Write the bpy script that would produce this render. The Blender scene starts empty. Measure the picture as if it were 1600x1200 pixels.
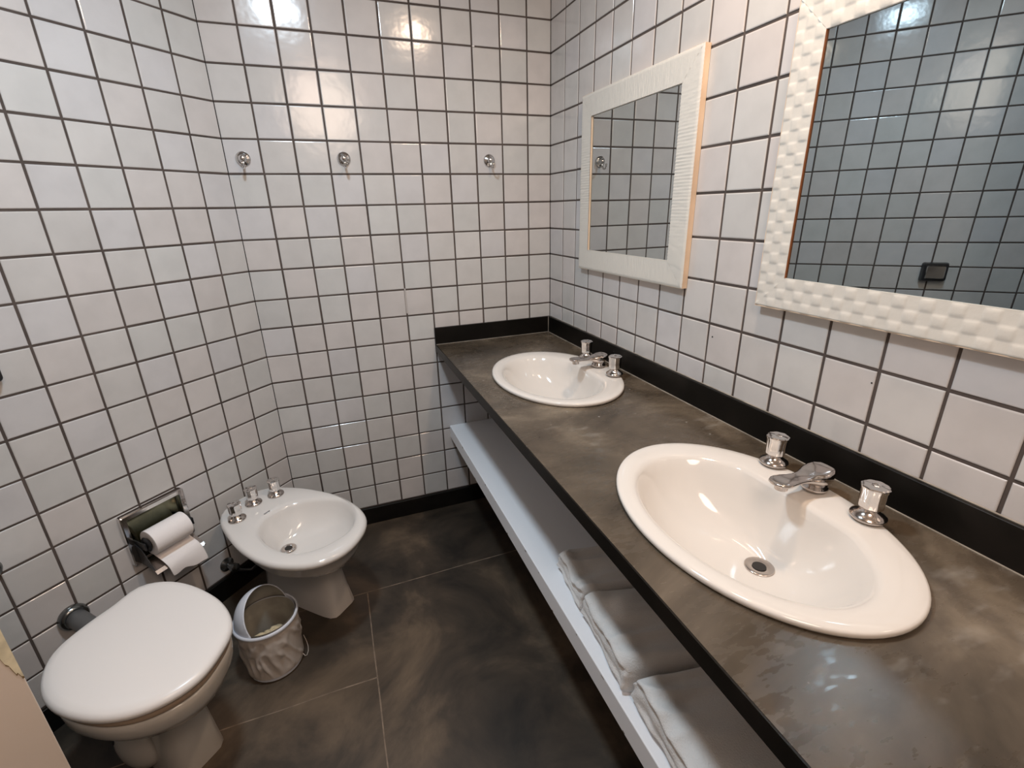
import bpy, bmesh, math, random
from mathutils import Vector, Matrix, noise
random.seed(7)
PI = math.pi
S = math.sqrt(.5)
C = bpy.context.scene.collection
scene = bpy.context.scene

# ------------------------------------------------------------------ camera
W = 1.2004            # width of the back wall; right corner is the origin, room lies at -x, -y
CAM = Vector((-0.928, -1.992, 1.354))
R = ((0.935275, 0.141972, -0.324199), (-0.353141, 0.313481, -0.881488), (-0.023516, 0.938922, 0.343327))
cd = bpy.data.cameras.new('camera'); cam = bpy.data.objects.new('camera', cd); C.objects.link(cam)
M4 = Matrix(R).to_4x4(); M4.translation = CAM
cam.matrix_world = M4
cd.sensor_width = 36; cd.lens = 746.775 / 1600 * 36; cd.clip_start = .02
scene.camera = cam

# ------------------------------------------------------------------ world, light, exposure
wd = bpy.data.worlds.new('world'); scene.world = wd; wd.use_nodes = True
wd.node_tree.nodes['Background'].inputs[0].default_value = (.5, .55, .6, 1)
wd.node_tree.nodes['Background'].inputs[1].default_value = .0
scene.view_settings.view_transform = 'Standard'; scene.view_settings.look = 'None'
scene.view_settings.exposure = 0.06; scene.view_settings.gamma = 1; scene.view_settings.use_curve_mapping = False
scene.cycles.max_bounces = 10; scene.cycles.diffuse_bounces = 5; scene.cycles.glossy_bounces = 6
scene.cycles.use_denoising = True
scene.cycles.sample_clamp_indirect = 6
CEIL = 2.36
COOL = (-1.00, -1.06, CEIL - .05)
WARM = (-.80, -2.35, CEIL - .26)
def lamp(name, loc, radius, power, col):
    ld = bpy.data.lights.new(name, 'POINT'); ld.shadow_soft_size = radius; ld.energy = power; ld.color = col
    o = bpy.data.objects.new(name, ld); C.objects.link(o); o.location = loc
    return o
lc = bpy.data.lights.new('cool_ceiling_light', 'AREA'); lc.shape = 'DISK'; lc.size = .15; lc.energy = 17; lc.color = (.73, .88, 1.0)
lo_ = bpy.data.objects.new('cool_ceiling_light', lc); C.objects.link(lo_); lo_.location = COOL
lamp('warm_fill_light', WARM, .24, 29, (1.0, .77, .61))  # unseen lamp added behind the camera for warm light
WARM2 = (-.30, -1.25, CEIL - .05)
lw = bpy.data.lights.new('warm_spot_light', 'AREA'); lw.shape = 'DISK'; lw.size = .12; lw.energy = 8.6; lw.color = (1.0, .73, .52)
lo2 = bpy.data.objects.new('warm_spot_light', lw); C.objects.link(lo2); lo2.location = WARM2

# ------------------------------------------------------------------ materials
def nt(name):
    m = bpy.data.materials.new(name); m.use_nodes = True
    return m, m.node_tree, m.node_tree.nodes['Principled BSDF']
def node(t, typ, **kw):
    n = t.nodes.new(typ)
    for k, v in kw.items():
        if k.startswith('i_'): n.inputs[int(k[2:]) if k[2:].isdigit() else k[2:].replace('_', ' ')].default_value = v
        else: setattr(n, k, v)
    return n
def c4(c): return (c[0], c[1], c[2], 1)
def simple(name, col, rough=.5, metal=0, bump=0, bscale=60, var=0, coat=0, vscale=8):
    m, t, b = nt(name)
    b.inputs['Base Color'].default_value = c4(col); b.inputs['Roughness'].default_value = rough
    b.inputs['Metallic'].default_value = metal
    if coat: b.inputs['Coat Weight'].default_value = coat; b.inputs['Coat Roughness'].default_value = .06
    tc = node(t, 'ShaderNodeTexCoord')
    if bump:
        n = node(t, 'ShaderNodeTexNoise'); n.inputs['Scale'].default_value = bscale; n.inputs['Detail'].default_value = 4
        bp = node(t, 'ShaderNodeBump'); bp.inputs['Strength'].default_value = bump; bp.inputs['Distance'].default_value = .002
        t.links.new(tc.outputs['Object'], n.inputs['Vector']); t.links.new(n.outputs['Fac'], bp.inputs['Height']); t.links.new(bp.outputs[0], b.inputs['Normal'])
    if var:
        n = node(t, 'ShaderNodeTexNoise'); n.inputs['Scale'].default_value = vscale; n.inputs['Detail'].default_value = 5
        r = node(t, 'ShaderNodeValToRGB')
        r.color_ramp.elements[0].position = .3; r.color_ramp.elements[1].position = .7
        r.color_ramp.elements[0].color = c4([x * (1 - var) for x in col]); r.color_ramp.elements[1].color = c4([min(1, x * (1 + var)) for x in col])
        t.links.new(tc.outputs['Object'], n.inputs['Vector']); t.links.new(n.outputs['Fac'], r.inputs[0]); t.links.new(r.outputs[0], b.inputs['Base Color'])
    return m

def tile_mat(name):
    m, t, b = nt(name)
    a = node(t, 'ShaderNodeAttribute'); a.attribute_name = 'tint'
    tc = node(t, 'ShaderNodeTexCoord')
    n = node(t, 'ShaderNodeTexNoise'); n.inputs['Scale'].default_value = 14; n.inputs['Detail'].default_value = 4
    mx = node(t, 'ShaderNodeMix'); mx.data_type = 'RGBA'; mx.blend_type = 'MULTIPLY'
    r = node(t, 'ShaderNodeValToRGB'); r.color_ramp.elements[0].color = (.93, .93, .93, 1); r.color_ramp.elements[1].color = (1, 1, 1, 1)
    r.color_ramp.elements[0].position = .3; r.color_ramp.elements[1].position = .6
    t.links.new(tc.outputs['Object'], n.inputs['Vector']); t.links.new(n.outputs['Fac'], r.inputs[0])
    mx.inputs[0].default_value = 1
    t.links.new(a.outputs['Color'], mx.inputs[6]); t.links.new(r.outputs[0], mx.inputs[7]); t.links.new(mx.outputs[2], b.inputs['Base Color'])
    b.inputs['Roughness'].default_value = .15
    b.inputs['Specular IOR Level'].default_value = .5
    n2 = node(t, 'ShaderNodeTexNoise'); n2.inputs['Scale'].default_value = 22; n2.inputs['Detail'].default_value = 2
    bp = node(t, 'ShaderNodeBump'); bp.inputs['Strength'].default_value = .16; bp.inputs['Distance'].default_value = .004
    t.links.new(tc.outputs['Object'], n2.inputs['Vector']); t.links.new(n2.outputs['Fac'], bp.inputs['Height']); t.links.new(bp.outputs[0], b.inputs['Normal'])
    return m
M_TILE = tile_mat('glazed_tile')
M_GROUT = simple('dark_grout', (.080, .062, .054), .9, bump=.3, bscale=200, var=.25, vscale=9)
M_PLASTER = simple('plaster', (.38, .36, .34), .85, bump=.15)

def slate(name, c0, c1, c2, rough=(.35, .6), scale=2.2, smear=False, spec=.5):
    m, t, b = nt(name)
    tc = node(t, 'ShaderNodeTexCoord')
    n = node(t, 'ShaderNodeTexNoise'); n.inputs['Scale'].default_value = scale; n.inputs['Detail'].default_value = 7; n.inputs['Roughness'].default_value = .62
    n.inputs['Distortion'].default_value = .6
    r = node(t, 'ShaderNodeValToRGB'); e = r.color_ramp.elements
    e[0].position = .34; e[0].color = c4(c0); e[1].position = .72; e[1].color = c4(c2)
    k = e.new(.52); k.color = c4(c1)
    t.links.new(tc.outputs['Object'], n.inputs['Vector']); t.links.new(n.outputs['Fac'], r.inputs[0])
    out = r.outputs[0]
    if smear:   # pale limescale smears and specks lying on the stone
        mp = node(t, 'ShaderNodeMapping'); mp.inputs['Rotation'].default_value = (0, 0, .9); mp.inputs['Scale'].default_value = (14, 34, 10)
        n3 = node(t, 'ShaderNodeTexNoise'); n3.inputs['Scale'].default_value = 1; n3.inputs['Detail'].default_value = 3
        t.links.new(tc.outputs['Object'], mp.inputs[0]); t.links.new(mp.outputs[0], n3.inputs['Vector'])
        n4 = node(t, 'ShaderNodeTexNoise'); n4.inputs['Scale'].default_value = 3.1; n4.inputs['Detail'].default_value = 2
        t.links.new(tc.outputs['Object'], n4.inputs['Vector'])
        mu = node(t, 'ShaderNodeMath', operation='MULTIPLY'); t.links.new(n3.outputs['Fac'], mu.inputs[0]); t.links.new(n4.outputs['Fac'], mu.inputs[1])
        rr = node(t, 'ShaderNodeValToRGB'); rr.color_ramp.elements[0].position = .33; rr.color_ramp.elements[1].position = .47
        rr.color_ramp.elements[1].color = (.30, .30, .30, 1)
        t.links.new(mu.outputs[0], rr.inputs[0])
        v = node(t, 'ShaderNodeTexVoronoi'); v.inputs['Scale'].default_value = 17
        t.links.new(tc.outputs['Object'], v.inputs['Vector'])
        vr = node(t, 'ShaderNodeMath', operation='LESS_THAN'); vr.inputs[1].default_value = .045; t.links.new(v.outputs['Distance'], vr.inputs[0])
        sp = node(t, 'ShaderNodeMath', operation='MULTIPLY'); sp.inputs[1].default_value = .5; t.links.new(vr.outputs[0], sp.inputs[0])
        ad = node(t, 'ShaderNodeMath', operation='MAXIMUM'); t.links.new(rr.outputs[0], ad.inputs[0]); t.links.new(sp.outputs[0], ad.inputs[1])
        mx = node(t, 'ShaderNodeMix'); mx.data_type = 'RGBA'; mx.inputs[7].default_value = (.42, .40, .37, 1)
        t.links.new(ad.outputs[0], mx.inputs[0]); t.links.new(out, mx.inputs[6]); out = mx.outputs[2]
    t.links.new(out, b.inputs['Base Color'])
    mr = node(t, 'ShaderNodeMapRange'); mr.inputs[3].default_value = rough[0]; mr.inputs[4].default_value = rough[1]
    n2 = node(t, 'ShaderNodeTexNoise'); n2.inputs['Scale'].default_value = 5; n2.inputs['Detail'].default_value = 5
    t.links.new(tc.outputs['Object'], n2.inputs['Vector']); t.links.new(n2.outputs['Fac'], mr.inputs[0]); t.links.new(mr.outputs[0], b.inputs['Roughness'])
    bp = node(t, 'ShaderNodeBump'); bp.inputs['Strength'].default_value = .2; bp.inputs['Distance'].default_value = .003
    t.links.new(n2.outputs['Fac'], bp.inputs['Height']); t.links.new(bp.outputs[0], b.inputs['Normal'])
    if smear:   # polished residue films: smoother flaky patches
        mp5 = node(t, 'ShaderNodeMapping'); mp5.inputs['Rotation'].default_value = (0, 0, .5); mp5.inputs['Scale'].default_value = (34, 95, 10)
        n5 = node(t, 'ShaderNodeTexNoise'); n5.inputs['Scale'].default_value = 1; n5.inputs['Detail'].default_value = 4
        t.links.new(tc.outputs['Object'], mp5.inputs[0]); t.links.new(mp5.outputs[0], n5.inputs['Vector'])
        n6 = node(t, 'ShaderNodeTexNoise'); n6.inputs['Scale'].default_value = 4.2; n6.inputs['Detail'].default_value = 2
        t.links.new(tc.outputs['Object'], n6.inputs['Vector'])
        a5 = node(t, 'ShaderNodeMath', operation='ADD'); t.links.new(n5.outputs['Fac'], a5.inputs[0]); t.links.new(n6.outputs['Fac'], a5.inputs[1])
        r5 = node(t, 'ShaderNodeMapRange'); r5.inputs[1].default_value = .97; r5.inputs[2].default_value = 1.05
        t.links.new(a5.outputs[0], r5.inputs[0])
        m5 = node(t, 'ShaderNodeMix'); m5.inputs[3].default_value = .19
        t.links.new(r5.outputs[0], m5.inputs[0]); t.links.new(mr.outputs[0], m5.inputs[2]); t.links.new(m5.outputs[0], b.inputs['Roughness'])
    b.inputs['Specular IOR Level'].default_value = spec
    return m
M_FLOOR = slate('slate_floor', (.012, .0085, .0055), (.050, .036, .024), (.15, .106, .068), (.4, .65), 3.0)
M_COUNTER = slate('worn_slate_top', (.036, .028, .020), (.096, .075, .054), (.22, .178, .13), (.23, .44), 3.2, smear=True)
M_DARKSLATE = slate('near_black_slate', (.004, .0035, .003), (.007, .006, .005), (.016, .013, .011), (.32, .45), 4, spec=.16)  # near-black slate, darker than the counter top
M_JOINT = simple('pale_joint', (.20, .15, .11), .8, var=.35, vscale=30)
M_CAULK = simple('caulk', (.30, .27, .23), .6, var=.4, vscale=25)
M_PORC = simple('white_porcelain', (.69, .655, .615), .08, coat=.3)
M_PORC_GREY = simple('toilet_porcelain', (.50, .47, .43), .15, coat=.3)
M_PORC_BIDET = simple('bidet_porcelain', (.70, .675, .65), .12, coat=.3)
M_SEAT = simple('white_plastic_seat', (.76, .725, .70), .28)
M_CHROME = simple('chrome', (.72, .70, .69), .09, 1)
M_CHROME_WORN = simple('worn_chrome', (.60, .55, .52), .13, 1, var=.10, vscale=40)
M_CHROME_DARK = simple('dark_chrome', (.22, .23, .23), .22, 1, var=.2, vscale=30)
M_MIRROR = simple('mirror_glass', (.59, .63, .64), .0, 1)
M_MIRROR_DARK = simple('dimmed_mirror_glass', (.41, .465, .485), .0, 1)  # glass colour darkened to dim the bright wall it reflects
M_GREENMIRROR = simple('tarnished_mirror', (.15, .148, .10), .12, 1, var=.3, vscale=20)
M_DARK = simple('dark_hole', (.012, .010, .009), .6)
M_FRAME_W = simple('painted_white_weave', (.66, .64, .59), .42, bump=.2, bscale=120)
M_FRAME_EDGE = simple('warm_lit_edge', (.72, .55, .40), .6, var=.15)  # orange of the warm light put into the edge colour
M_FRAME_IN = simple('brown_inner_edge', (.30, .10, .03), .6)
M_SHELF = simple('painted_shelf', (.84, .85, .88), .5, bump=.2, bscale=40)
M_CHIP = simple('chipped_paint', (.16, .13, .10), .9)
M_TOWEL = simple('white_towel', (.74, .72, .70), .95, bump=.8, bscale=350)
M_PAPER = simple('tissue_paper', (.84, .80, .79), .95, bump=.2, bscale=200)
M_PLASTIC = simple('white_plastic', (.66, .69, .76), .35)
M_LINER_AND_SHADE = simple('grey_liner_and_shade', (.33, .31, .27), .5, var=.3, vscale=14)
M_BLACKPL = simple('black_plastic', (.02, .02, .022), .3)
M_DOOR = simple('cream_door_paint', (.74, .63, .54), .55, bump=.1, bscale=30, var=.04, vscale=3)
M_DOORCHIP = simple('exposed_door_putty', (.78, .70, .50), .8, var=.2, vscale=40)
M_BAG = simple('plastic_bag', (.50, .45, .41), .22, bump=.25, bscale=45)
m, t, b = nt('lamp_diffuser'); b.inputs['Emission Color'].default_value = (.85, .95, 1, 1); b.inputs['Emission Strength'].default_value = 4
M_LAMP = m
M_GREYPRINT = simple('grey_print', (.25, .25, .27), .5)

# ------------------------------------------------------------------ helpers
def mesh_obj(name, verts, faces, mat, parent=None, smooth=False, mats=None, fm=None, auto=None):
    me = bpy.data.meshes.new(name); me.from_pydata([tuple(v) for v in verts], [], faces)
    for mm in (mats or [mat]): me.materials.append(mm)
    if fm: me.polygons.foreach_set('material_index', fm)
    me.update()
    bm = bmesh.new(); bm.from_mesh(me); bmesh.ops.recalc_face_normals(bm, faces=bm.faces); bm.to_mesh(me); bm.free()
    if smooth: me.polygons.foreach_set('use_smooth', [True] * len(me.polygons))
    o = bpy.data.objects.new(name, me); C.objects.link(o)
    if parent: o.parent = parent
    if auto is not None:
        try: me.set_sharp_from_angle(angle=math.radians(auto))
        except Exception: pass
    return o
class MB:
    def __init__(s): s.v = []; s.f = []; s.m = []
    def add(s, v, f, m=0):
        n = len(s.v); s.v += [Vector(x) for x in v]; s.f += [tuple(i + n for i in q) for q in f]; s.m += [m] * len(f); return s
    def box(s, x0, x1, y0, y1, z0, z1, m=0, bev=0):
        if x0 > x1: x0, x1 = x1, x0
        if y0 > y1: y0, y1 = y1, y0
        if bev:
            bm = bmesh.new(); bmesh.ops.create_cube(bm, size=1)
            for v in bm.verts: v.co = Vector(((x0 + x1) / 2 + v.co.x * (x1 - x0), (y0 + y1) / 2 + v.co.y * (y1 - y0), (z0 + z1) / 2 + v.co.z * (z1 - z0)))
            bmesh.ops.bevel(bm, geom=bm.edges[:], offset=bev, segments=3, profile=.5, affect='EDGES')
            bm.verts.index_update()
            s.add([v.co.copy() for v in bm.verts], [[v.index for v in f.verts] for f in bm.faces], m); bm.free(); return s
        v = [(x0, y0, z0), (x1, y0, z0), (x1, y1, z0), (x0, y1, z0), (x0, y0, z1), (x1, y0, z1), (x1, y1, z1), (x0, y1, z1)]
        return s.add(v, [(0, 3, 2, 1), (4, 5, 6, 7), (0, 1, 5, 4), (1, 2, 6, 5), (2, 3, 7, 6), (3, 0, 4, 7)], m)
    def loft(s, loops, cap0=True, cap1=True, m=0):
        n = len(loops[0]); k = len(loops); v = [p for l in loops for p in l]; f = []
        for a in range(k - 1):
            for i in range(n):
                j = (i + 1) % n; f.append((a * n + i, a * n + j, (a + 1) * n + j, (a + 1) * n + i))
        if cap0: f.append(tuple(reversed(range(n))))
        if cap1: f.append(tuple((k - 1) * n + i for i in range(n)))
        return s.add(v, f, m)
    def lathe(s, prof, org=(0, 0, 0), axis=(0, 0, 1), n=32, m=0, cap0=True, cap1=True):
        a = Vector(axis).normalized(); q = a.to_track_quat('Z', 'Y'); org = Vector(org)
        return s.loft([[org + q @ Vector((r * math.cos(2 * PI * i / n), r * math.sin(2 * PI * i / n), h)) for i in range(n)] for r, h in prof], cap0, cap1, m)
    def tube(s, pts, r, n=12, m=0, rs=None):
        pts = [Vector(p) for p in pts]; loops = []
        up = Vector((0, 0, 1)); 
        for i, p in enumerate(pts):
            d = (pts[min(i + 1, len(pts) - 1)] - pts[max(i - 1, 0)]).normalized()
            x = d.cross(up if abs(d.z) < .9 else Vector((1, 0, 0)))
            if i and x.dot(px) < 0: x = -x
            x.normalize(); y = d.cross(x).normalized(); px = x
            rr = rs[i] if rs else r
            loops.append([p + x * rr * math.cos(2 * PI * k / n) + y * rr * math.sin(2 * PI * k / n) for k in range(n)])
        return s.loft(loops, True, True, m)
    def build(s, name, mat, parent=None, smooth=False, mats=None, auto=None):
        return mesh_obj(name, s.v, s.f, mat, parent, smooth, mats, s.m if mats else None, auto)
def tag(o, label=None, cat=None, group=None, kind=None):
    if label: o['label'] = label
    if cat: o['category'] = cat
    if group: o['group'] = group
    if kind: o['kind'] = kind
    return o
def empty(name, loc, rz=0, label=None, cat=None, group=None):
    o = bpy.data.objects.new(name, None); C.objects.link(o); o.location = loc; o.rotation_euler = (0, 0, rz); o.empty_display_size = .05
    return tag(o, label, cat, group)
def copy_tree(o, parent=None):
    c = o.copy(); C.objects.link(c)
    if parent: c.parent = parent
    for ch in list(o.children): copy_tree(ch, c)
    return c
def subsurf(o, n=2):
    md = o.modifiers.new('smooth', 'SUBSURF'); md.levels = n; md.render_levels = n; return o
def catmull(P, n=8):
    out = []; k = len(P)
    for i in range(k):
        p0, p1, p2, p3 = [Vector(P[(i + j - 1) % k]) for j in range(4)]
        for a in range(n):
            t_ = a / n
            out.append(.5 * ((2 * p1) + (p2 - p0) * t_ + (2 * p0 - 5 * p1 + 4 * p2 - p3) * t_ ** 2 + (3 * p1 - p0 - 3 * p2 + p3) * t_ ** 3))
    return out
def radial(P, cx, cy, N):
    """outline resampled as radius at N equal angles round (cx, cy)"""
    Q = [(p[0] - cx, p[1] - cy) for p in catmull([(a, b, 0) for a, b in P], 10)]
    res = []
    for i in range(N):
        th = 2 * PI * i / N; best = None; dx, dy = math.cos(th), math.sin(th)
        for a in range(len(Q)):
            x0, y0 = Q[a]; x1, y1 = Q[(a + 1) % len(Q)]
            ex, ey = x1 - x0, y1 - y0; den = dx * ey - dy * ex
            if abs(den) < 1e-12: continue
            t_ = (x0 * ey - y0 * ex) / den; u = (x0 * dy - y0 * dx) / den
            if t_ > 0 and -1e-6 <= u <= 1 + 1e-6 and (best is None or t_ > best): best = t_
        res.append(best if best else res[-1])
    for _ in range(1): res = [(res[i - 1] + 2 * res[i] + res[(i + 1) % N]) / 4 for i in range(N)]
    return res
def sell(ax, ay, n, N):
    """superellipse radius at N equal angles"""
    return [1 / ((abs(math.cos(2 * PI * i / N)) / ax) ** n + (abs(math.sin(2 * PI * i / N)) / ay) ** n) ** (1 / n) for i in range(N)]
def rloop(rad, cx, cy, z, off=0, sc=1):
    N = len(rad)
    return [Vector((cx + (rad[i] * sc + off) * math.cos(2 * PI * i / N), cy + (rad[i] * sc + off) * math.sin(2 * PI * i / N), z)) for i in range(N)]
def mixr(a, b, k): return [x * (1 - k) + y * k for x, y in zip(a, b)]

# ------------------------------------------------------------------ tiled walls (real tiles standing proud of sunk grout)
G = .0062
PV = .9833 * .11
Z0 = 18.45 * .11
ZL = sorted([Z0 - k * PV for k in range(-5, 19)] + [Z0 - 19 * PV])
ZL = [z for z in ZL if z > -.01]
def tile_color():
    b = random.gauss(.57, .011); r = random.random()
    if r < .30: c = (b * 1.035, b * .985, b * .965)
    elif r < .52: c = (b * .99, b * .985, b * .97)
    elif r < .70: c = (b * 1.02, b, b * 1.01)
    else: c = (b * 1.01, b * .985, b * .965)
    return c
def tiled_wall(name, org, ud, length, lines, z_lo, z_hi, kind='structure', flip=1):
    """org + u*ud along the wall; inward normal = z x ud * flip"""
    ud = Vector(ud); nrm = Vector((0, 0, 1)).cross(ud) * flip
    org = Vector(org)
    mb = MB(); cols = []
    P = lambda u, z, d: org + ud * u + nrm * d + Vector((0, 0, z))
    # wall body behind the tiles
    v = [P(0, z_lo, -.0022), P(length, z_lo, -.0022), P(length, z_hi, -.0022), P(0, z_hi, -.0022), P(0, z_lo, -.1), P(length, z_lo, -.1), P(length, z_hi, -.1), P(0, z_hi, -.1)]
    mb.add(v, [(0, 1, 2, 3), (4, 7, 6, 5), (0, 4, 5, 1), (1, 5, 6, 2), (2, 6, 7, 3), (3, 7, 4, 0)], 1)
    cols += [(.1, .1, .1, 1)] * 24
    us = [0] + [u for u in lines if .006 < u < length - .006] + [length]
    zs = [z_lo] + [z for z in ZL if z_lo + .006 < z < z_hi - .006] + [z_hi]
    for a in range(len(us) - 1):
        for b in range(len(zs) - 1):
            g = lambda: G / 2 + random.uniform(-.0005, .0005)
            u0 = us[a] + (g() if a else .0008); u1 = us[a + 1] - (g() if a < len(us) - 2 else .0008)
            z0 = zs[b] + (g() if b else 0); z1 = zs[b + 1] - (g() if b < len(zs) - 2 else 0)
            if u1 - u0 < .006 or z1 - z0 < .006: continue
            e1, e2 = .0010, .0028
            tx, tz = random.gauss(0, .003), random.gauss(0, .003)
            uc, zc = (u0 + u1) / 2, (z0 + z1) / 2
            D = lambda u, z, d: P(u, z, d + (u - uc) * tx + (z - zc) * tz)
            ring = lambda e, d: [D(u0 + e, z0 + e, d), D(u1 - e, z0 + e, d), D(u1 - e, z1 - e, d), D(u0 + e, z1 - e, d)]
            v = ring(0, -.0023) + ring(0, -.0013) + ring(e1, -.0004) + ring(e2, 0)
            f = [(12, 13, 14, 15)]
            for r_ in range(3):
                for i in range(4): j = (i + 1) % 4; f.append((r_ * 4 + i, r_ * 4 + j, r_ * 4 + 4 + j, r_ * 4 + 4 + i))
            mb.add(v, f, 0)
            c = tile_color(); cols += [(*c, 1)] * (len(f) * 4)
    me = bpy.data.meshes.new(name); me.from_pydata([tuple(x) for x in mb.v], [], mb.f)
    me.materials.append(M_TILE); me.materials.append(M_GROUT); me.polygons.foreach_set('material_index', mb.m)
    at = me.color_attributes.new('tint', 'FLOAT_COLOR', 'CORNER')
    at.data.foreach_set('color', [x for c in cols for x in c])
    # orientation
    if flip < 0: me.flip_normals()
    me.update()
    o = bpy.data.objects.new(name, me); C.objects.link(o); o['kind'] = kind
    return o
FRONT_Y = -3.1
AH = 1.50                     # length of the slanted wall
AX, AY = -W - AH * S, -AH * S
# back wall, read from the slanted corner to the right corner; normal must point to -y
tiled_wall('wall_back', (-W, 0, 0), (1, 0, 0), W, [.11 * n for n in range(1, 11)], 0, CEIL, flip=-1)
# slanted left wall, u runs away from the corner
tiled_wall('wall_left', (-W, 0, 0), (-S, -S, 0), AH, [(i - .0534) * .11 for i in range(1, 20)], 0, CEIL, flip=1)
tiled_wall('wall_right', (0, 0, 0), (0, -1, 0), -FRONT_Y, [(j + .1212) * .11 for j in range(1, 30)], 0, CEIL, flip=-1)
mb = MB(); mb.box(AX - .1, AX, FRONT_Y, AY, 0, CEIL); tag(mb.build('wall_entrance', M_PLASTER), kind='structure')
mb = MB(); mb.box(AX - .1, .1, FRONT_Y - .1, FRONT_Y, 0, CEIL); tag(mb.build('wall_front', M_PLASTER), kind='structure')
mb = MB(); mb.box(AX - .3, .3, FRONT_Y - .3, .3, CEIL, CEIL + .1); tag(mb.build('ceiling', M_PLASTER), kind='structure')
# floor: slate slabs with thin pale joints
mb = MB(); mb.box(AX - .3, .3, FRONT_Y - .3, .3, -.1, 0)
def joint(x0, y0, x1, y1, w=.0035):
    n = 24; a = Vector((x0, y0, 0)); b_ = Vector((x1, y1, 0)); d = (b_ - a).normalized(); p = Vector((-d.y, d.x, 0))
    for i in range(n):
        w0 = w / 2 * (1 + .4 * noise.noise(Vector((i * .9, x0 * 9, y0 * 9)))); 
        q0 = a.lerp(b_, i / n); q1 = a.lerp(b_, (i + 1) / n)
        o0 = p * .002 * noise.noise(Vector((i * .35, x0, y0))); o1 = p * .002 * noise.noise(Vector(((i + 1) * .35, x0, y0)))
        z = Vector((0, 0, .0004))
        mb.add([q0 + o0 - p * w0 + z, q1 + o1 - p * w0 + z, q1 + o1 + p * w0 + z, q0 + o0 + p * w0 + z], [(0, 1, 2, 3)], 1)
joint(-1.62, -.455, 0, -.432); joint(-.966, -.45, -.972, -2.0); joint(-2.1, -.835, -.966, -.822); joint(-.45, -1.5, -.45, -1.5001)
tag(mb.build('floor', None, mats=[M_FLOOR, M_JOINT]), kind='structure')
# baseboards
mb = MB(); mb.box(-W + .004, -.002, -.013, -.0005, 0.0005, .083, bev=.002); tag(mb.build('baseboard_back', M_DARKSLATE), kind='structure')
e = empty('baseboard_left', (-W, 0, 0), PI / 4); e['kind'] = 'structure'
mb = MB(); mb.box(-AH + .01, -.006, -.013, -.0005, .0005, .083, bev=.002); mb.build('skirting', M_DARKSLATE, e)
# door leaf standing open at the left edge of the view
d = empty('door_1', (-1.496, -1.161, .008), math.atan2(-.56, -.83)); d['kind'] = 'structure'
# local x runs along the leaf away from its free edge; local +y is the side facing the camera
LEAF = (-1.496 - AX) / .829 - .01
mb = MB(); mb.box(0, LEAF, -.035, 0, 0, 2.04, bev=.0012)
mb.build('leaf', M_DOOR, d)
prof = [(-.0004, .640), (.002, .642), (.004, .652), (.006, .650), (.009, .672), (.012, .678), (.015, .700), (.020, .708), (.030, .735), (.05, .76), (.07, .80), (.06, .86), (.03, .93), (-.0004, .97)]
n = len(prof)
mb = MB(); mb.add([(a, .0002, z) for a, z in prof] + [(a, .0006, z) for a, z in prof], [tuple(range(n)), tuple(range(2 * n - 1, n - 1, -1))] + [(i, (i + 1) % n, n + (i + 1) % n, n + i) for i in range(n)])
mb.build('chipped_patch', M_DOORCHIP, d)
mb = MB()
for i in range(9):
    a0 = Vector((prof[i][0], .0008, prof[i][1])); a1 = Vector((prof[i + 1][0], .0008, prof[i + 1][1])); q = Vector((0, 0, .0035 if i % 3 else .006))
    mb.add([a0, a1, a1 - q, a0 - q * .6], [(0, 1, 2, 3)])
mb.build('chip_edge', simple('brown_chip', (.20, .13, .05), .9), d)

# ------------------------------------------------------------------ countertop
ZC = .815
CX0, CY1 = -.545, -2.75
top = empty('countertop', (0, 0, .783), 0, 'long worn dark slate countertop with two oval basins along the mirror wall', 'countertop')
SINKS = [(-.281, -1.445), (-.262, -.605)]
bm = bmesh.new()
def ringverts(pts, z): 
    vs = [bm.verts.new((x, y, z)) for x, y in pts]
    return vs, [bm.edges.new((vs[i], vs[(i + 1) % len(vs)])) for i in range(len(vs))]
N = 48
loops = [[(-.002, -.002), (CX0 + .003, -.002), (CX0 + .003, CY1), (-.002, CY1)]] + [[(sx + .178 * math.cos(2 * PI * i / N), sy + .252 * math.sin(2 * PI * i / N)) for i in range(N)] for sx, sy in SINKS]
ed = []; up = []
for l in loops: vs, es = ringverts(l, ZC); up.append(vs); ed += es
bmesh.ops.triangle_fill(bm, use_beauty=True, edges=ed)
lo = []; ed = []
for l in loops: vs, es = ringverts(l, .783); lo.append(vs); ed += es
r_ = bmesh.ops.triangle_fill(bm, use_beauty=True, edges=ed)
for a, b_ in zip(up[1:], lo[1:]):
    for i in range(N): bm.faces.new((a[i], a[(i + 1) % N], b_[(i + 1) % N], b_[i]))
for i in (1, 2, 3, 0):
    bm.faces.new((up[0][i], up[0][(i + 1) % 4], lo[0][(i + 1) % 4], lo[0][i]))
bmesh.ops.recalc_face_normals(bm, faces=bm.faces)
for v_ in bm.verts: v_.co.z -= .783
me = bpy.data.meshes.new('slab'); bm.to_mesh(me); bm.free(); me.materials.append(M_COUNTER); me.materials.append(M_DARKSLATE)
o = bpy.data.objects.new('slab', me); C.objects.link(o); o.parent = top
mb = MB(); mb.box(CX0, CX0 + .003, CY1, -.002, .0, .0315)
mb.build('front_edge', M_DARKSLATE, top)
mb = MB(); mb.box(-.0135, -.001, CY1, -.0135, .0322, .1045, bev=.0015); mb.box(CX0 + .001, -.001, -.0135, -.001, .0322, .1045, bev=.0015)
mb.build('backsplash', M_DARKSLATE, top)
mb = MB()
mb.box(-.0165, -.0135, CY1, -.0135, .0322, .0336); mb.box(CX0 + .002, -.0135, -.0165, -.0135, .0322, .0336)
mb.box(-.0045, -.001, CY1, -.005, .1045, .1058)
mb.box(-.0155, -.0135, -.0155, -.0135, .0322, .104)
mb.build('caulk_line', M_CAULK, top)

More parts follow.
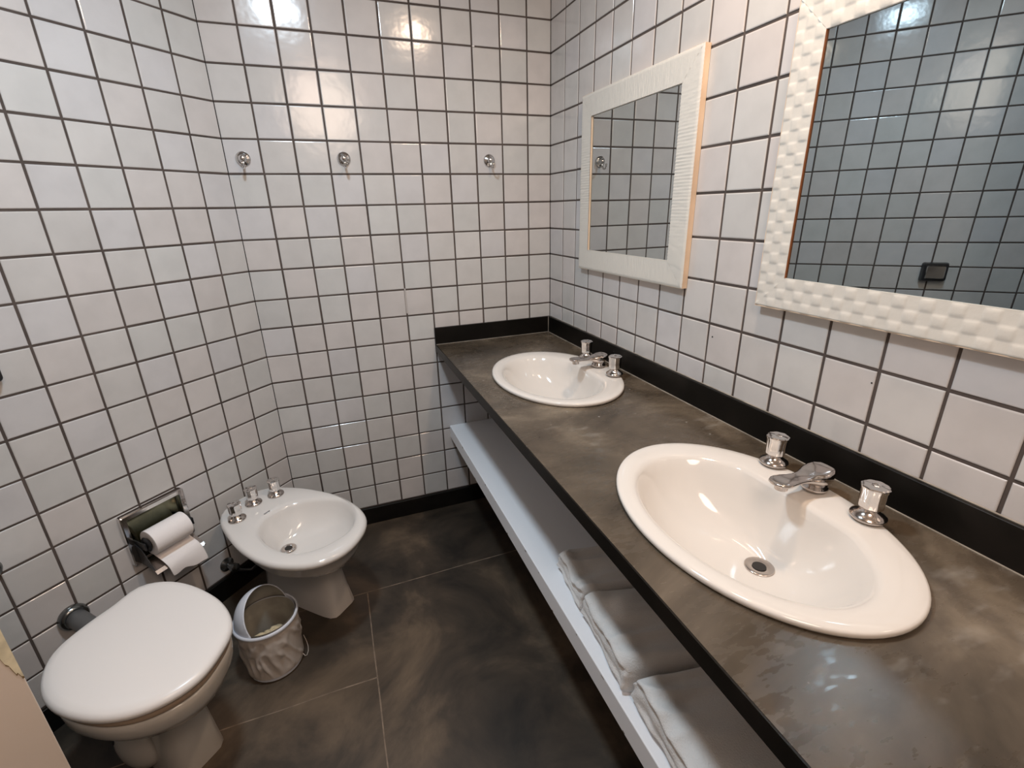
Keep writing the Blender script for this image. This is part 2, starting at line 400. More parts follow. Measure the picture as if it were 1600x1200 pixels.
# ------------------------------------------------------------------ washbasins
def ell(cx, cy, a, b_, z, chord=None, n=96):
    out = []
    for i in range(n):
        x = cx + a * math.cos(2 * PI * i / n); y = cy + b_ * math.sin(2 * PI * i / n)
        if chord is not None and x > chord: x = chord + (x - chord) * .12
        out.append(Vector((x, y, z)))
    return out
def basin(x, y, label):
    e = empty('washbasin', (x, y, ZC), 0, label, 'sink', 'oval washbasins in the slate counter')
    mb = MB()
    L = [ell(.02, 0, .030, .030, -.140), ell(.02, 0, .060, .075, -.138), ell(.0, 0, .12, .17, -.10), ell(-.005, 0, .158, .228, -.04), ell(0, 0, .172, .246, -.001),
         ell(0, 0, .199, .275, .0008), ell(0, 0, .2025, .2785, .002), ell(0, 0, .2045, .2805, .006), ell(0, 0, .2043, .2803, .0095), ell(0, 0, .2030, .2790, .0122), ell(0, 0, .1995, .2755, .0136),
         ell(-.002, 0, .188, .263, .0140), ell(-.007, 0, .174, .248, .0134), ell(-.012, 0, .1625, .236, .0120, .126), ell(-.014, 0, .1545, .227, .0095, .116), ell(-.014, 0, .1490, .220, .003, .113),
         ell(-.013, 0, .141, .208, -.016, .112), ell(-.010, 0, .128, .188, -.044, .110), ell(0, 0, .110, .155, -.078, .102), ell(.015, -.003, .082, .110, -.104, .092), ell(.035, -.006, .052, .064, -.118), ell(.048, -.009, .030, .032, -.1235), ell(.052, -.010, .025, .025, -.1250)]
    mb.loft(L, True, True)
    mb.build('bowl', M_PORC, e, smooth=True)
    d = MB(); d.lathe([(.027, -.1246), (.027, -.1222), (.025, -.1212), (.017, -.1222), (.0125, -.1236)], (.052, -.010, 0), n=32)
    dr = d.build('drain', M_CHROME_WORN, e, smooth=True)
    d = MB(); d.lathe([(.0125, -.1236), (.0125, -.1220)], (.052, -.010, 0), n=24); d.build('drain_hole', M_DARK, dr)
    return e
basin(*SINKS[0], 'large oval white washbasin in the foreground of the slate counter, below the woven-frame mirror')
basin(*SINKS[1], 'farther oval white washbasin in the slate counter, nearest the back wall')

def knob_parts(parent, loc, rz=0, mat=M_CHROME, sc=1, smat=M_CHROME_WORN):
    """escutcheon + eight-sided fluted handle as one tap handle part"""
    k = MB(); x, y, z = loc
    prof = [(.0275, 0), (.0285, .003), (.0275, .0055), (.022, .009), (.017, .013), (.0145, .017), (.0135, .020)]
    k.lathe([(r * sc, h * sc) for r, h in prof], loc, n=40)
    esc = k.build('tap_handle', smat, parent, smooth=True)
    k = MB(); N = 48
    def lp(r, h, am=.12, sides=8):
        out = []
        for i in range(N):
            th = 2 * PI * i / N
            # flat-sided with soft flutes
            seg = 2 * PI / sides; a = (th % seg) - seg / 2
            rr = r * math.cos(seg / 2) / math.cos(a) * (1 - am * .25 * math.cos(a / seg * 2 * PI) ** 2)
            out.append(Vector((x + sc * rr * math.cos(th + rz), y + sc * rr * math.sin(th + rz), z + sc * h)))
        return out
    k.loft([lp(.0140, .0195), lp(.0185, .0207), lp(.0200, .0235), lp(.0208, .038), lp(.0210, .054), lp(.0228, .0585), lp(.0228, .0615), lp(.0205, .0632), lp(.0080, .0645, 0), lp(.0070, .0655, 0), lp(.0045, .0652, 0), lp(.004, .0640, 0)])
    k.build('knob', mat, esc, smooth=True, auto=28)
    return esc
def faucet(x, y, label):
    z = ZC + .0182
    e = empty('faucet', (x, y, z), 0, label, 'faucet', 'three piece chrome faucets on the basins')
    knob_parts(e, (.008, .1015, 0), .1); knob_parts(e, (.0, -.1035, 0), .25)
    # spout: blade running towards -x with a raised rear lobe
    mb = MB()
    mb.lathe([(.0235, 0), (.0245, .002), (.0235, .006), (.021, .009), (.021, .018)], (0, 0, 0), n=36)
    st = mb.build('spout', M_CHROME_WORN, e, smooth=True)
    mb = MB(); K = 24
    secs = [(.030, .004, .038, .040), (.028, .013, .032, .0425), (.022, .021, .025, .0440), (.012, .0265, .018, .0440), (0, .0275, .014, .0425), (-.012, .0255, .015, .040), (-.022, .0215, .019, .038), (-.034, .0175, .023, .035), (-.048, .0160, .026, .0345),
            (-.062, .0170, .0275, .0355), (-.076, .0195, .0285, .0370), (-.088, .0210, .0285, .0378), (-.098, .0200, .0285, .0378), (-.106, .0160, .0290, .0372), (-.1105, .008, .031, .036)]
    L = []
    for sx, hw, zb, zt in secs:
        lp = []
        for i in range(K):
            a = 2 * PI * i / K; ca, sa = math.cos(a), math.sin(a)
            yy = hw * math.copysign(abs(ca) ** .45, ca); zz = (zb + zt) / 2 + (zt - zb) / 2 * math.copysign(abs(sa) ** .6, sa)
            lp.append(Vector((sx, yy, zz)))
        L.append(lp)
    mb.loft(L); mb.build('spout_arm', M_CHROME_WORN, st, smooth=True, auto=50)
    mb = MB(); mb.lathe([(.0105, .0180), (.0115, .0185), (.0115, .0295)], (-.090, 0, 0), n=24); mb.build('aerator', M_CHROME_WORN, st, smooth=True, auto=40)
    return e
faucet(-.106, -1.443, 'chrome two-handle faucet on the near large washbasin')
faucet(-.093, -.603, 'chrome two-handle faucet on the far washbasin by the corner')

# ------------------------------------------------------------------ shelf and towels
ZS = .422
sh = empty('wall_shelf', (0, 0, .37), 0, 'chipped white painted shelf running under the slate counter', 'shelf')
mb = MB(); mb.box(-.508, -.001, CY1, -.001, -.008, .052, bev=.0025); mb.build('board', M_SHELF, sh)
for i in range(14):
    y = -.10 - i * .115 + random.uniform(-.04, .04); L_ = random.uniform(.008, .024); h = random.uniform(.0015, .004)
    n = 7; v = []
    for k in range(n):
        a = 2 * PI * k / n; rr = random.uniform(.6, 1); v.append((-.5084, y + L_ / 2 * rr * math.cos(a), (.0475 if i % 3 else -.003) + h * rr * math.sin(a)))
    mb = MB(); mb.add(v, [tuple(range(n))]); mb.build('paint_chip', M_CHIP, sh)
def towel(y0, y1, x0, x1, h, seed, label, skew=0):
    e = empty('folded_towel', ((x0 + x1) / 2, (y0 + y1) / 2, ZS), 0, label, 'towel', 'folded white towels on the shelf')
    NU, NV = 56, 40; lx = x1 - x0; ly = y0 - y1; cx, cy = (x0 + x1) / 2, (y0 + y1) / 2
    bm = MB(); L = []
    for j in range(NV + 1):
        v_ = j / NV; y = cy - ly / 2 + ly * v_
        edge = min(v_, 1 - v_) * 2; rnd = 1 - (1 - min(1, edge * 4)) ** 3 * .35
        lp = []
        for i in range(NU):
            a = 2 * PI * i / NU; ca, sa = math.cos(a), math.sin(a)
            x = lx / 2 * math.copysign(abs(ca) ** .28, ca); z = h / 2 + h / 2 * rnd * math.copysign(abs(sa) ** .45, sa)
            if rnd < 1: z = max(0.0005, z - h / 2 * (1 - rnd)) if sa < 0 else z - h * (1 - rnd) * .5
            zz = max(z, 0)
            # fold groove on the front edge between the layers
            if ca < 0:
                gr = math.exp(-((zz / h - .36 - .05 * noise.noise(Vector((y * 20, seed, 0)))) / .07) ** 2) + .8 * math.exp(-((zz / h - .68) / .06) ** 2)
                x += gr * .014 * min(1, abs(ca) * 2)
            p = Vector((x + skew * (y - cy), y - cy, zz))
            p.y -= .20 * x
            q = Vector((cx + x, y, seed * 3.1))
            if zz > h * .4:
                p.z += .016 * noise.noise(q * 13) + .008 * noise.noise(q * 30) - .022 * abs(noise.noise(Vector((q.x * 6, q.y * 22, seed)))) 
            p.x += .006 * noise.noise(Vector((q.y * 25, zz * 30, seed)))
            p.y += .005 * noise.noise(Vector((q.x * 18, zz * 20, seed + 5)))
            p.z = max(p.z, .0008)
            lp.append(p)
        L.append(lp)
    bm.loft(L)
    o = bm.build('towel_cloth', M_TOWEL, e, smooth=True); subsurf(o, 1)
    return e
towel(-1.07, -1.232, -.468, -.12, .078, 1, 'small folded white towel on the shelf, farthest of the three towels', .10)
towel(-1.238, -1.452, -.487, -.12, .088, 2, 'folded white towel on the shelf, middle of the row of three', .10)
towel(-1.462, -1.72, -.497, -.12, .090, 3, 'folded white towel on the shelf, nearest the bottom of the picture', .06)

# ------------------------------------------------------------------ mirrors
def frame_mirror(name, y0, y1, z0, z1, fw, weave, label):
    """y0 > y1 ; frame front at x = -.024"""
    e = empty(name, (0, (y0 + y1) / 2, z0), 0, label, 'mirror', None)
    cy = (y0 + y1) / 2; w = y0 - y1; h = z1 - z0
    XF = -.021
    mb = MB()
    def rail(o, u, v, length):
        """rail with mitred ends: u along, v inward from the outer edge"""
        NS, NT = (int(length / .0028), 14) if weave == 'reed' else (int(length / .0022), 33)
        vs = []; fs = []
        for j in range(NT + 1):
            tt = j / NT * fw
            for i in range(NS + 1):
                s0 = tt; s1 = length - tt; ss = s0 + (s1 - s0) * i / NS
                if weave == 'reed':
                    hgt = .0011 * abs(math.sin(ss / .0085 * PI)) + .0006 * noise.noise(Vector((ss * 160, tt * 30, o[1] * 7)))
                    if tt < .003: hgt -= .003 * (1 - tt / .003)
                else:
                    row = tt / (fw / 3); ri = int(min(row, 2.999)); fr = row - ri
                    ph = ss / .043 + (ri % 2) * .5
                    cph = math.cos(2 * PI * ph); pl = min(1, max(0, (cph + .25) * 1.6)); pl = pl * pl * (3 - 2 * pl)
                    dome = 1 - abs(2 * fr - 1) ** 3
                    hgt = .0017 * pl * dome * (.75 + .25 * max(0, cph)) - .0005 + .0003 * noise.noise(Vector((ss * 60, tt * 60, 1)))
                    if tt < .004: hgt -= .004 * (1 - tt / .004)
                p = Vector(o) + Vector(u) * ss + Vector(v) * tt + Vector((-hgt, 0, 0)); vs.append(p)
        n = NS + 1
        for j in range(NT):
            for i in range(NS): fs.append((j * n + i, j * n + i + 1, (j + 1) * n + i + 1, (j + 1) * n + i))
        # give it depth: outer side, inner side and back are added as a solid backing
        mb.add(vs, fs)
    rail((XF, w / 2, 0), (0, -1, 0), (0, 0, 1), w)
    rail((XF, w / 2, h), (0, -1, 0), (0, 0, -1), w)
    rail((XF, w / 2, 0), (0, 0, 1), (0, -1, 0), h)
    rail((XF, -w / 2, 0), (0, 0, 1), (0, 1, 0), h)
    fr = mb.build('frame', M_FRAME_W, e, smooth=True)
    mb = MB(); ed = .0006
    mb.box(XF + .0018, -.001, w / 2 - fw, w / 2 - .001, 0, h); mb.box(XF + .0018, -.001, -w / 2 + .001, -w / 2 + fw, 0, h)
    mb.box(XF + .0018, -.001, -w / 2 + fw, w / 2 - fw, 0.001, fw); mb.box(XF + .0018, -.001, -w / 2 + fw, w / 2 - fw, h - fw, h - .001)
    mb.build('frame_backing', M_FRAME_EDGE, e)['label'] = 'frame edge with warm light in its colour'
    mb = MB(); t_ = .0008
    for sy in (1, -1): mb.box(XF + .001, -.0165, sy * (w / 2 - fw), sy * (w / 2 - fw - t_), fw, h - fw, 0)
    for a, b_ in ((fw, fw + t_), (h - fw - t_, h - fw)): mb.box(XF + .001, -.0165, -(w / 2 - fw), w / 2 - fw, a, b_, 1)
    mb.build('inner_lip', None, e, mats=[M_FRAME_IN if weave == 'weave' else M_FRAME_EDGE, M_FRAME_W])
    mb = MB(); mb.box(-.0165, -.0125, -(w / 2 - fw + .001), w / 2 - fw + .001, fw - .001, h - fw + .001)
    mb.build('glass', M_MIRROR_DARK if weave == 'weave' else M_MIRROR, e)
    return e
frame_mirror('wall_mirror', -.303, -.905, 1.135, 1.715, .070, 'reed', 'smaller wall mirror with ribbed white frame above the far washbasin')
frame_mirror('wall_mirror', -1.158, -2.06, 1.133, 1.717, .068, 'weave', 'large wall mirror with basket-weave white frame above the near washbasin')

# ------------------------------------------------------------------ robe hooks
def hook(x, z, label):
    e = empty('robe_hook', (x, 0, z), 0, label, 'hook', 'chrome robe hooks on the back wall')
    mb = MB(); mb.lathe([(.0225, .0), (.0235, .002), (.022, .0045), (.016, .007), (.010, .0085), (.0085, .012)], (0, -.0003, 0), (0, -1, 0), n=36)
    mb.build('rosette', M_CHROME, e, smooth=True)
    mb = MB(); mb.lathe([(.004, .010), (.0085, .0115), (.0110, .0155), (.0118, .020), (.0105, .0245), (.0065, .028), (.002, .029)], (0, 0, 0), (0, -1, 0), n=28)
    mb.build('ball', M_CHROME, e, smooth=True)
    mb = MB()
    pts = [(0, -.018, -.006), (0, -.020, -.014), (0, -.024, -.023), (0, -.031, -.030), (0, -.040, -.032), (0, -.048, -.028), (0, -.052, -.020), (0, -.053, -.012)]
    mb.tube(pts, .0036, 12, rs=[.005, .0045, .004, .0036, .0034, .0034, .0036, .0045])
    mb.build('hook_arm', M_CHROME, e, smooth=True)
    return e
hook(-1.147, 1.536, 'chrome robe hook on the back wall, leftmost, beside the slanted corner')
hook(-.821, 1.539, 'chrome robe hook on the back wall, middle one of the three')
hook(-.269, 1.538, 'chrome robe hook on the back wall, rightmost, nearest the mirror wall')

# ------------------------------------------------------------------ things on and by the slanted wall: local x = -h (h from the corner), y = -d (d off the wall)
def on_a(name, h, z, label, cat, d=0, group=None):
    return empty(name, (-W - h * S + d * S, -h * S - d * S, z), PI / 4, label, cat, group)

# flush valve
e = on_a('flush_valve', .778, .99, 'square black and chrome flush valve cover on the tiles above the toilet', 'flush valve')
mb = MB()
def rrect(w, h, r, y, n=6, z0=0):
    out = []
    for cx, cz, a0 in ((w / 2 - r, h / 2 - r, 0), (-w / 2 + r, h / 2 - r, 90), (-w / 2 + r, -h / 2 + r, 180), (w / 2 - r, -h / 2 + r, 270)):
        for i in range(n): a = math.radians(a0 + 90 * i / (n - 1)); out.append(Vector((cx + r * math.cos(a), y, z0 + cz + r * math.sin(a))))
    return out
zc = .043
mb.loft([rrect(.098, .086, .010, -.0005, z0=zc), rrect(.098, .086, .010, -.012, z0=zc), rrect(.090, .078, .010, -.026, z0=zc), rrect(.074, .060, .008, -.027, z0=zc), rrect(.072, .058, .008, -.022, z0=zc)])
mb.build('cover_frame', M_BLACKPL, e, smooth=True, auto=30)
mb = MB(); mb.loft([rrect(.072, .058, .006, -.020, z0=zc), rrect(.072, .058, .006, -.030, z0=zc), rrect(.066, .052, .006, -.033, z0=zc)])
mb.build('push_plate', M_CHROME, e, smooth=True, auto=30)
# fitting cut by the frame edge
e = on_a('wall_valve', .893, .54, 'dark rounded wall fitting at the left edge, below the flush valve', 'valve')
mb = MB(); mb.lathe([(.030, .0003), (.030, .006), (.024, .014), (.014, .018), (.012, .032)], (0, 0, 0), (0, -1, 0)); mb.build('escutcheon', M_CHROME_DARK, e, smooth=True)
# flush pipe
e = on_a('flush_pipe', .782, .292, 'grey flush pipe with chrome wall flange behind the toilet', 'pipe')
mb = MB(); mb.lathe([(.036, .0003), (.037, .006), (.035, .014), (.030, .020), (.026, .021)], (0, 0, 0), (0, -1, 0), n=40); mb.build('wall_flange', M_CHROME_DARK, e, smooth=True)
mb = MB(); mb.tube([(0, -.002, 0), (0, -.05, 0), (-.002, -.10, -.001), (-.006, -.145, -.002), (-.010, -.175, -.004)], .025, 24); mb.build('pipe', simple('grey_pipe', (.10, .10, .10), .45), e, smooth=True)

# ------------------------------------------------------------------ toilet
e = on_a('toilet', .80, 0, 'white toilet with its lid closed, at the lower left of the picture', 'toilet', d=.40)
# outline in (h, d), relative to (.80, .40); local x = -(h-.80), y = -(d-.40)
lid = [(.704, .232), (.765, .243), (.839, .250), (.911, .273), (.958, .331), (.981, .400), (.980, .474), (.955, .557), (.905, .620), (.830, .650), (.757, .632), (.690, .586), (.650, .490), (.642, .375), (.660, .285)]
lr = radial([(-(a - .80), -(b_ - .40)) for a, b_ in lid], 0, -.04, 72)
cxy = (0, -.04)
LL = lambda z, off=0, rad=lr: rloop(rad, cxy[0], cxy[1], z, off)
mb = MB(); mb.loft([LL(.397, -.012), LL(.398, -.004), LL(.402, 0), LL(.410, .001), LL(.416, -.002), LL(.4205, -.008), LL(.4225, -.022), LL(.4240, -.06), LL(.4245, -.12)]); 
mb.build('lid', M_SEAT, e, smooth=True)
mb = MB(); mb.loft([LL(.374, -.018), LL(.375, -.012), LL(.380, -.009), LL(.390, -.010), LL(.3945, -.015), LL(.3945, -.05), LL(.374, -.05)], False, False)  # seat ring, its dark brown standing for the shadow gap under the lid
mb.build('seat', simple('shadow_gap_seat', (.34, .25, .18), .4), e, smooth=True)['label'] = 'seat ring browned for the shadow gap under the lid'
rr0 = [x - .010 for x in lr]
foot = sell(.066, .225, 7, 72); waist = sell(.056, .21, 5, 72); mid = sell(.085, .20, 3, 72)
def fl(rad, cx, cy, z): return rloop(rad, cx, cy, z)
mb = MB()
mb.loft([fl(foot, .008, .135, .0008), fl(foot, .008, .135, .012), fl(mixr(foot, waist, .5), .007, .13, .10), fl(waist, .006, .125, .19), fl(mixr(waist, mid, .6), .004, .09, .235),
         fl(mixr(mid, rr0, .45), .002, .02, .272), fl(mixr(mid, rr0, .80), 0, -.02, .30), fl(mixr(mid, rr0, .96), 0, -.036, .33), fl(rr0, 0, -.04, .355), fl(rr0, 0, -.04, .368), fl([x - .004 for x in rr0], 0, -.04, .373), fl([x - .05 for x in rr0], 0, -.04, .3735)])
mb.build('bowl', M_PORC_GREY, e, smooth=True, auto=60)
mb = MB()
# rounded trapway flank on the near side with its bolt hole
L = []
for k in range(9):
    a = k / 8 * PI / 2
    L.append([Vector((-.052 - .048 * math.sin(a), .055 + (.070 * math.cos(a) + .0008) * math.cos(2 * PI * i / 32), .088 + (.085 * math.cos(a) + .0008) * math.sin(2 * PI * i / 32))) for i in range(32)])
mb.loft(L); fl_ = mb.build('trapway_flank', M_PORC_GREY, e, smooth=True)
mb = MB(); mb.lathe([(.0065, 0), (.0065, .001), (.004, .0015)], (-.0945, .075, .120), (-1, .25, .45), n=16); mb.build('bolt_hole', M_DARK, fl_)
for sx in (-.06, .06):
    mb = MB(); mb.lathe([(.008, -.02), (.008, .02)], (sx, .118, .385), (1, 0, 0), n=16); mb.build('hinge', M_SEAT, e, smooth=True, auto=40)

# ------------------------------------------------------------------ bidet
e = on_a('bidet', .29, 0, 'white bidet with three chrome taps in the slanted corner', 'bidet', d=.34)
ol = [(.345, .060), (.392, .115), (.425, .190), (.462, .306), (.475, .421), (.457, .507), (.412, .580), (.325, .617), (.213, .590), (.145, .514), (.107, .375), (.115, .230), (.145, .131), (.178, .072), (.255, .045)]
inn = [(.385, .300), (.335, .250), (.277, .240), (.215, .260), (.170, .310), (.135, .400), (.158, .480), (.205, .530), (.265, .552), (.353, .530), (.404, .474), (.412, .392)]
br = radial([(-(a - .29), -(b_ - .34)) for a, b_ in ol], 0, 0, 72)
ir = radial([(-(a - .275), -(b_ - .40)) for a, b_ in inn], 0, 0, 72)
ZB = .38
icx, icy = .015, -.06
def il(z, off=0, sc=1, dx=0, dy=0): return rloop(ir, icx + dx, icy + dy, z, off, sc)
ft = sell(.062, .175, 7, 72); ws = sell(.046, .165, 5, 72); md_ = sell(.09, .19, 3, 72)
mb = MB()
def xfer(k, z, off=0):   # between outer rim loop and the bowl opening
    a = rloop(br, 0, 0, z, -.012); b2 = il(z, .010)
    return [p.lerp(q, k) for p, q in zip(a, b2)]
mb.loft([fl(ft, .047, .052, .0008), fl(ft, .047, .052, .012), fl(mixr(ft, ws, .5), .043, .05, .08), fl(ws, .036, .045, .18), fl(mixr(ws, md_, .45), .025, .03, .225),
         fl(mixr(md_, br, .35), .015, .01, .265), fl([x * .86 for x in br], .006, .0, .305), fl([x - .028 for x in br], 0, 0, .338), fl([x - .010 for x in br], 0, 0, .352), fl([x - .001 for x in br], 0, 0, .362), fl(br, 0, 0, .370),
         rloop(br, 0, 0, .377, -.004), rloop(br, 0, 0, .3805, -.012), xfer(.5, .381), xfer(.9, .3805), il(.3775, .006), il(.370, .001), il(.358, -.003), il(.335, -.012), il(.310, -.030), il(.288, 0, .58, -.010, .03), il(.274, 0, .32, -.026, .060), il(.271, 0, .16, -.036, .078)], True, True)
mb.build('bowl', M_PORC_BIDET, e, smooth=True, auto=60)
mb = MB(); mb.lathe([(.024, 0), (.025, .002), (.022, .004), (.014, .003), (.012, .001)], (-.021, .020, .2745), n=28)
dr = mb.build('drain', M_CHROME_WORN, e, smooth=True)
mb = MB(); mb.lathe([(.012, 0), (.012, .0016)], (-.021, .020, .2752), n=20); mb.build('drain_hole', M_DARK, dr)
mb = MB()
for k in range(5): 
    x = -.012 + k * .005; mb.box(x, x + .0032, .118, .123, .3812, .3817)
mb.build('maker_mark', M_GREYPRINT, e)['label'] = 'tiny grey printed mark on the rim'
fa = on_a('bidet_faucet', .29, ZB + .0012, 'set of three chrome bidet tap handles along the bidet rear rim', 'faucet', d=.34)
for h, dd, rz in ((.358, .158, .3), (.269, .127, .1), (.197, .155, .5)): knob_parts(fa, (-(h - .29), -(dd - .34), 0), rz, M_CHROME)
# shut-off valve and hose behind the bidet
e = on_a('shutoff_valve', .345, .128, 'small dark round stop valve on the tiles behind the bidet', 'valve')
mb = MB(); mb.lathe([(.026, .0003), (.026, .004), (.018, .010), (.011, .014), (.011, .035), (.016, .037), (.017, .050), (.012, .054)], (0, 0, 0), (0, -1, 0), n=28); mb.build('valve_body', M_CHROME_DARK, e, smooth=True, auto=40)
mb = MB(); mb.tube([(.0, -.03, -.0), (.02, -.04, -.03), (.05, -.06, -.045), (.075, -.085, -.02), (.085, -.11, .05), (.086, -.13, .12), (.080, -.15, .17)], .006, 10); mb.build('hose', M_BLACKPL, e, smooth=True)

# ------------------------------------------------------------------ toilet paper holder
HC = .518
e = on_a('toilet_paper_holder', HC, .335, 'chrome recessed toilet paper holder on the slanted tiled wall', 'toilet paper holder')
def ring_frame(mb, w, h, fwid, y0, y1, zc):
    a = rrect(w, h, .006, y0, 4, zc); b_ = rrect(w, h, .006, y1 + .003, 4, zc); b2 = rrect(w - .006, h - .006, .005, y1, 4, zc)
    c_ = rrect(w - 2 * fwid + .004, h - 2 * fwid + .004, .004, y1, 4, zc); c2 = rrect(w - 2 * fwid, h - 2 * fwid, .004, y1 + .003, 4, zc); d_ = rrect(w - 2 * fwid, h - 2 * fwid, .004, y0, 4, zc)
    mb.loft([a, b_, b2, c_, c2, d_], False, False)
mb = MB(); ring_frame(mb, .190, .176, .017, -.0006, -.020, .088); mb.build('cover_frame', M_CHROME, e, smooth=True, auto=35)
mb = MB(); mb.box(-.080, .080, -.0022, -.0008, .012, .164); mb.build('back_plate', M_GREENMIRROR, e)['label'] = 'tarnished greenish mirror back plate'
# tray lip sloping outwards at the bottom, with side cheeks
mb = MB()
def sheet(pts, x0, x1, th=.0015):
    n = len(pts); v = []
    for x in (x0, x1):
        for y, z in pts: v.append((x, y, z))
        for y, z in reversed(pts): v.append((x, y, z - th))
    f = [tuple(range(2 * n)), tuple(range(4 * n - 1, 2 * n - 1, -1))] + [(i, (i + 1) % (2 * n), 2 * n + (i + 1) % (2 * n), 2 * n + i) for i in range(2 * n)]
    mb.add(v, f)
sheet([(-.018, .012), (-.05, .004), (-.082, -.008), (-.090, -.018)], -.078, .078)
mb.build('tray_lip', M_CHROME_WORN, e)
for x in (-.0785,):
    mb = MB(); v = []
    for xx in (x, x + .002): v += [(xx, -.012, .075), (xx, -.045, .060), (xx, -.084, -.006), (xx, -.012, .004)]
    mb.add(v, [(0, 1, 2, 3), (7, 6, 5, 4), (0, 4, 5, 1), (1, 5, 6, 2), (2, 6, 7, 3), (3, 7, 4, 0)])
    mb.build('side_cheek', M_BLACKPL, e)
for sx in (-1, 1):
    mb = MB(); mb.box(sx * .0715, sx * .0755, -.066, -.003, .060, .084, bev=.001); mb.build('arm', M_BLACKPL, e)
    mb = MB(); mb.lathe([(.022, 0), (.025, .003), (.022, .006), (.008, .008)], (sx * .0600, -.050, .072), (sx, 0, 0), n=24); mb.build('roll_end_cap', M_BLACKPL, e, smooth=True, auto=40)
mb = MB(); mb.lathe([(.007, -.0710), (.009, -.062), (.009, .062), (.007, .0710)], (0, -.050, .072), (1, 0, 0), n=16); mb.build('spindle', M_CHROME_DARK, e, smooth=True, auto=40)
p = on_a('toilet_paper_roll', HC, .407, 'white toilet paper roll hanging in the chrome holder with its end draped over the lip', 'toilet paper', d=.050)
mb = MB(); RR = .042; rc = .019
n = 48; L = []
for x, r in ((-.056, rc), (-.0565, rc + .002), (-.0565, RR - .001), (-.0555, RR), (.0555, RR), (.0565, RR - .001), (.0565, rc + .002), (.056, rc)):
    L.append([Vector((x, r * math.cos(2 * PI * i / n), r * math.sin(2 * PI * i / n))) for i in range(n)])
L.append(L[0]); mb.loft(L, False, False); roll = mb.build('roll', M_PAPER, p, smooth=True, auto=40)
mb = MB(); L = []
for x, r in ((-.0568, rc), (-.0568, rc - .0015), (.0568, rc - .0015), (.0568, rc), (-.0568, rc)): L.append([Vector((x, r * math.cos(2 * PI * i / n), r * math.sin(2 * PI * i / n))) for i in range(n)])
mb.loft(L, False, False); mb.build('cardboard_core', simple('core_card', (.30, .25, .21), .9), p, smooth=True, auto=40)
# loose sheet: leaves the back of the roll, lies on the tray lip and hangs over it
mb = MB()
path = [(.036, -.012), (.020, -.038), (.000, -.052), (-.020, -.061), (-.036, -.072), (-.044, -.085), (-.048, -.105), (-.050, -.125)]
NS = 14; v = []
cm = [Vector((a, b_, 0)) for a, b_ in path]
for j, (y, z) in enumerate(path):
    for i in range(NS + 1):
        x = -.0555 + .111 * i / NS
        wob = .004 * noise.noise(Vector((x * 18, j * .5, 2))) * (j / 4)
        tear = (.010 * noise.noise(Vector((x * 30, 9, 2))) - .012 * i / NS) if j == len(path) - 1 else 0
        v.append((x + .002 * j, y + wob, z + wob * .4 - tear * -1))
f = [(j * (NS + 1) + i, j * (NS + 1) + i + 1, (j + 1) * (NS + 1) + i + 1, (j + 1) * (NS + 1) + i) for j in range(len(path) - 1) for i in range(NS)]
mb.add(v, f); o = mb.build('loose_sheet', M_PAPER, p, smooth=True)
md = o.modifiers.new('thick', 'SOLIDIFY'); md.thickness = .0008; subsurf(o, 1)

# ------------------------------------------------------------------ waste bin
BX, BY = -1.264, -.642
e = empty('waste_bin', (BX, BY, 0), 0, 'small white waste bin with open dome lid, between toilet and bidet', 'bin')
mb = MB(); n = 64
mb.lathe([(.074, .0008), (.078, .004), (.080, .10), (.083, .180), (.084, .183), (.084, .187), (.0835, .187), (.082, .180), (.074, .02), (.0, .018)], (0, 0, 0), n=64, cap1=False)
mb.build('pail', M_PLASTIC, e, smooth=True, auto=50)
mb = MB(); L = []
for j in range(41):
    tt = j / 40; z = .018 + .163 * tt; lp = []
    for i in range(180):
        a = 2 * PI * i / 180; r = .0800 + .0045 * tt
        q = a * 2.2 - z * 26
        w = .010 * (1 - abs(noise.noise(Vector((math.cos(a) * 2.2, math.sin(a) * 2.2 + z * 14, z * 9 + math.cos(a) * 2)))) * 3.2) + .004 * math.sin(q * 1.7 + 3 * noise.noise(Vector((math.cos(a) * 2, math.sin(a) * 2, z * 10))))
        w += .002 * noise.noise(Vector((math.cos(a) * 9, math.sin(a) * 9, z * 60)))
        r += .003 + max(0, w) * (1 - abs(2 * tt - 1) ** 3) * .5
        lp.append(Vector((r * math.cos(a), r * math.sin(a), z)))
    L.append(lp)
mb.loft(L, False, False); mb.build('bag', M_BAG, e, smooth=True)['label'] = 'wrinkled plastic bag round the bin'
mb = MB(); mb.tube([(.080, -.020, .022), (.086, -.022, .010), (.090, -.016, .003), (.094, .000, .003), (.093, .020, .003), (.090, .032, .012), (.084, .036, .04)], .0011, 8); mb.build('bag_string', M_BAG, e, smooth=True)
# dome lid with its round opening turned towards the room
mb = MB(); mb.lathe([(.0868, .184), (.092, .184), (.0935, .188), (.0925, .1925), (.089, .1945), (.0872, .1935), (.0868, .184)], n=64, cap0=False, cap1=False)
rim = mb.build('lid_rim', M_PLASTIC, e, smooth=True, auto=50)
bm = bmesh.new(); bmesh.ops.create_uvsphere(bm, u_segments=96, v_segments=64, radius=.0862)
for v_ in bm.verts: v_.co.z *= 1.12
geo = bm.verts[:] + bm.edges[:] + bm.faces[:]
bmesh.ops.bisect_plane(bm, geom=geo, plane_co=(0, 0, .0), plane_no=(0, 0, -1), clear_outer=True)
geo = bm.verts[:] + bm.edges[:] + bm.faces[:]
nn = Vector((.80, -.46, .40)).normalized()
bmesh.ops.bisect_plane(bm, geom=geo, plane_co=nn * .013, plane_no=nn, clear_outer=True)
for v_ in bm.verts: v_.co.z += .189
me = bpy.data.meshes.new('dome'); bm.to_mesh(me); bm.free(); me.materials.append(M_PLASTIC)
me.polygons.foreach_set('use_smooth', [True] * len(me.polygons))
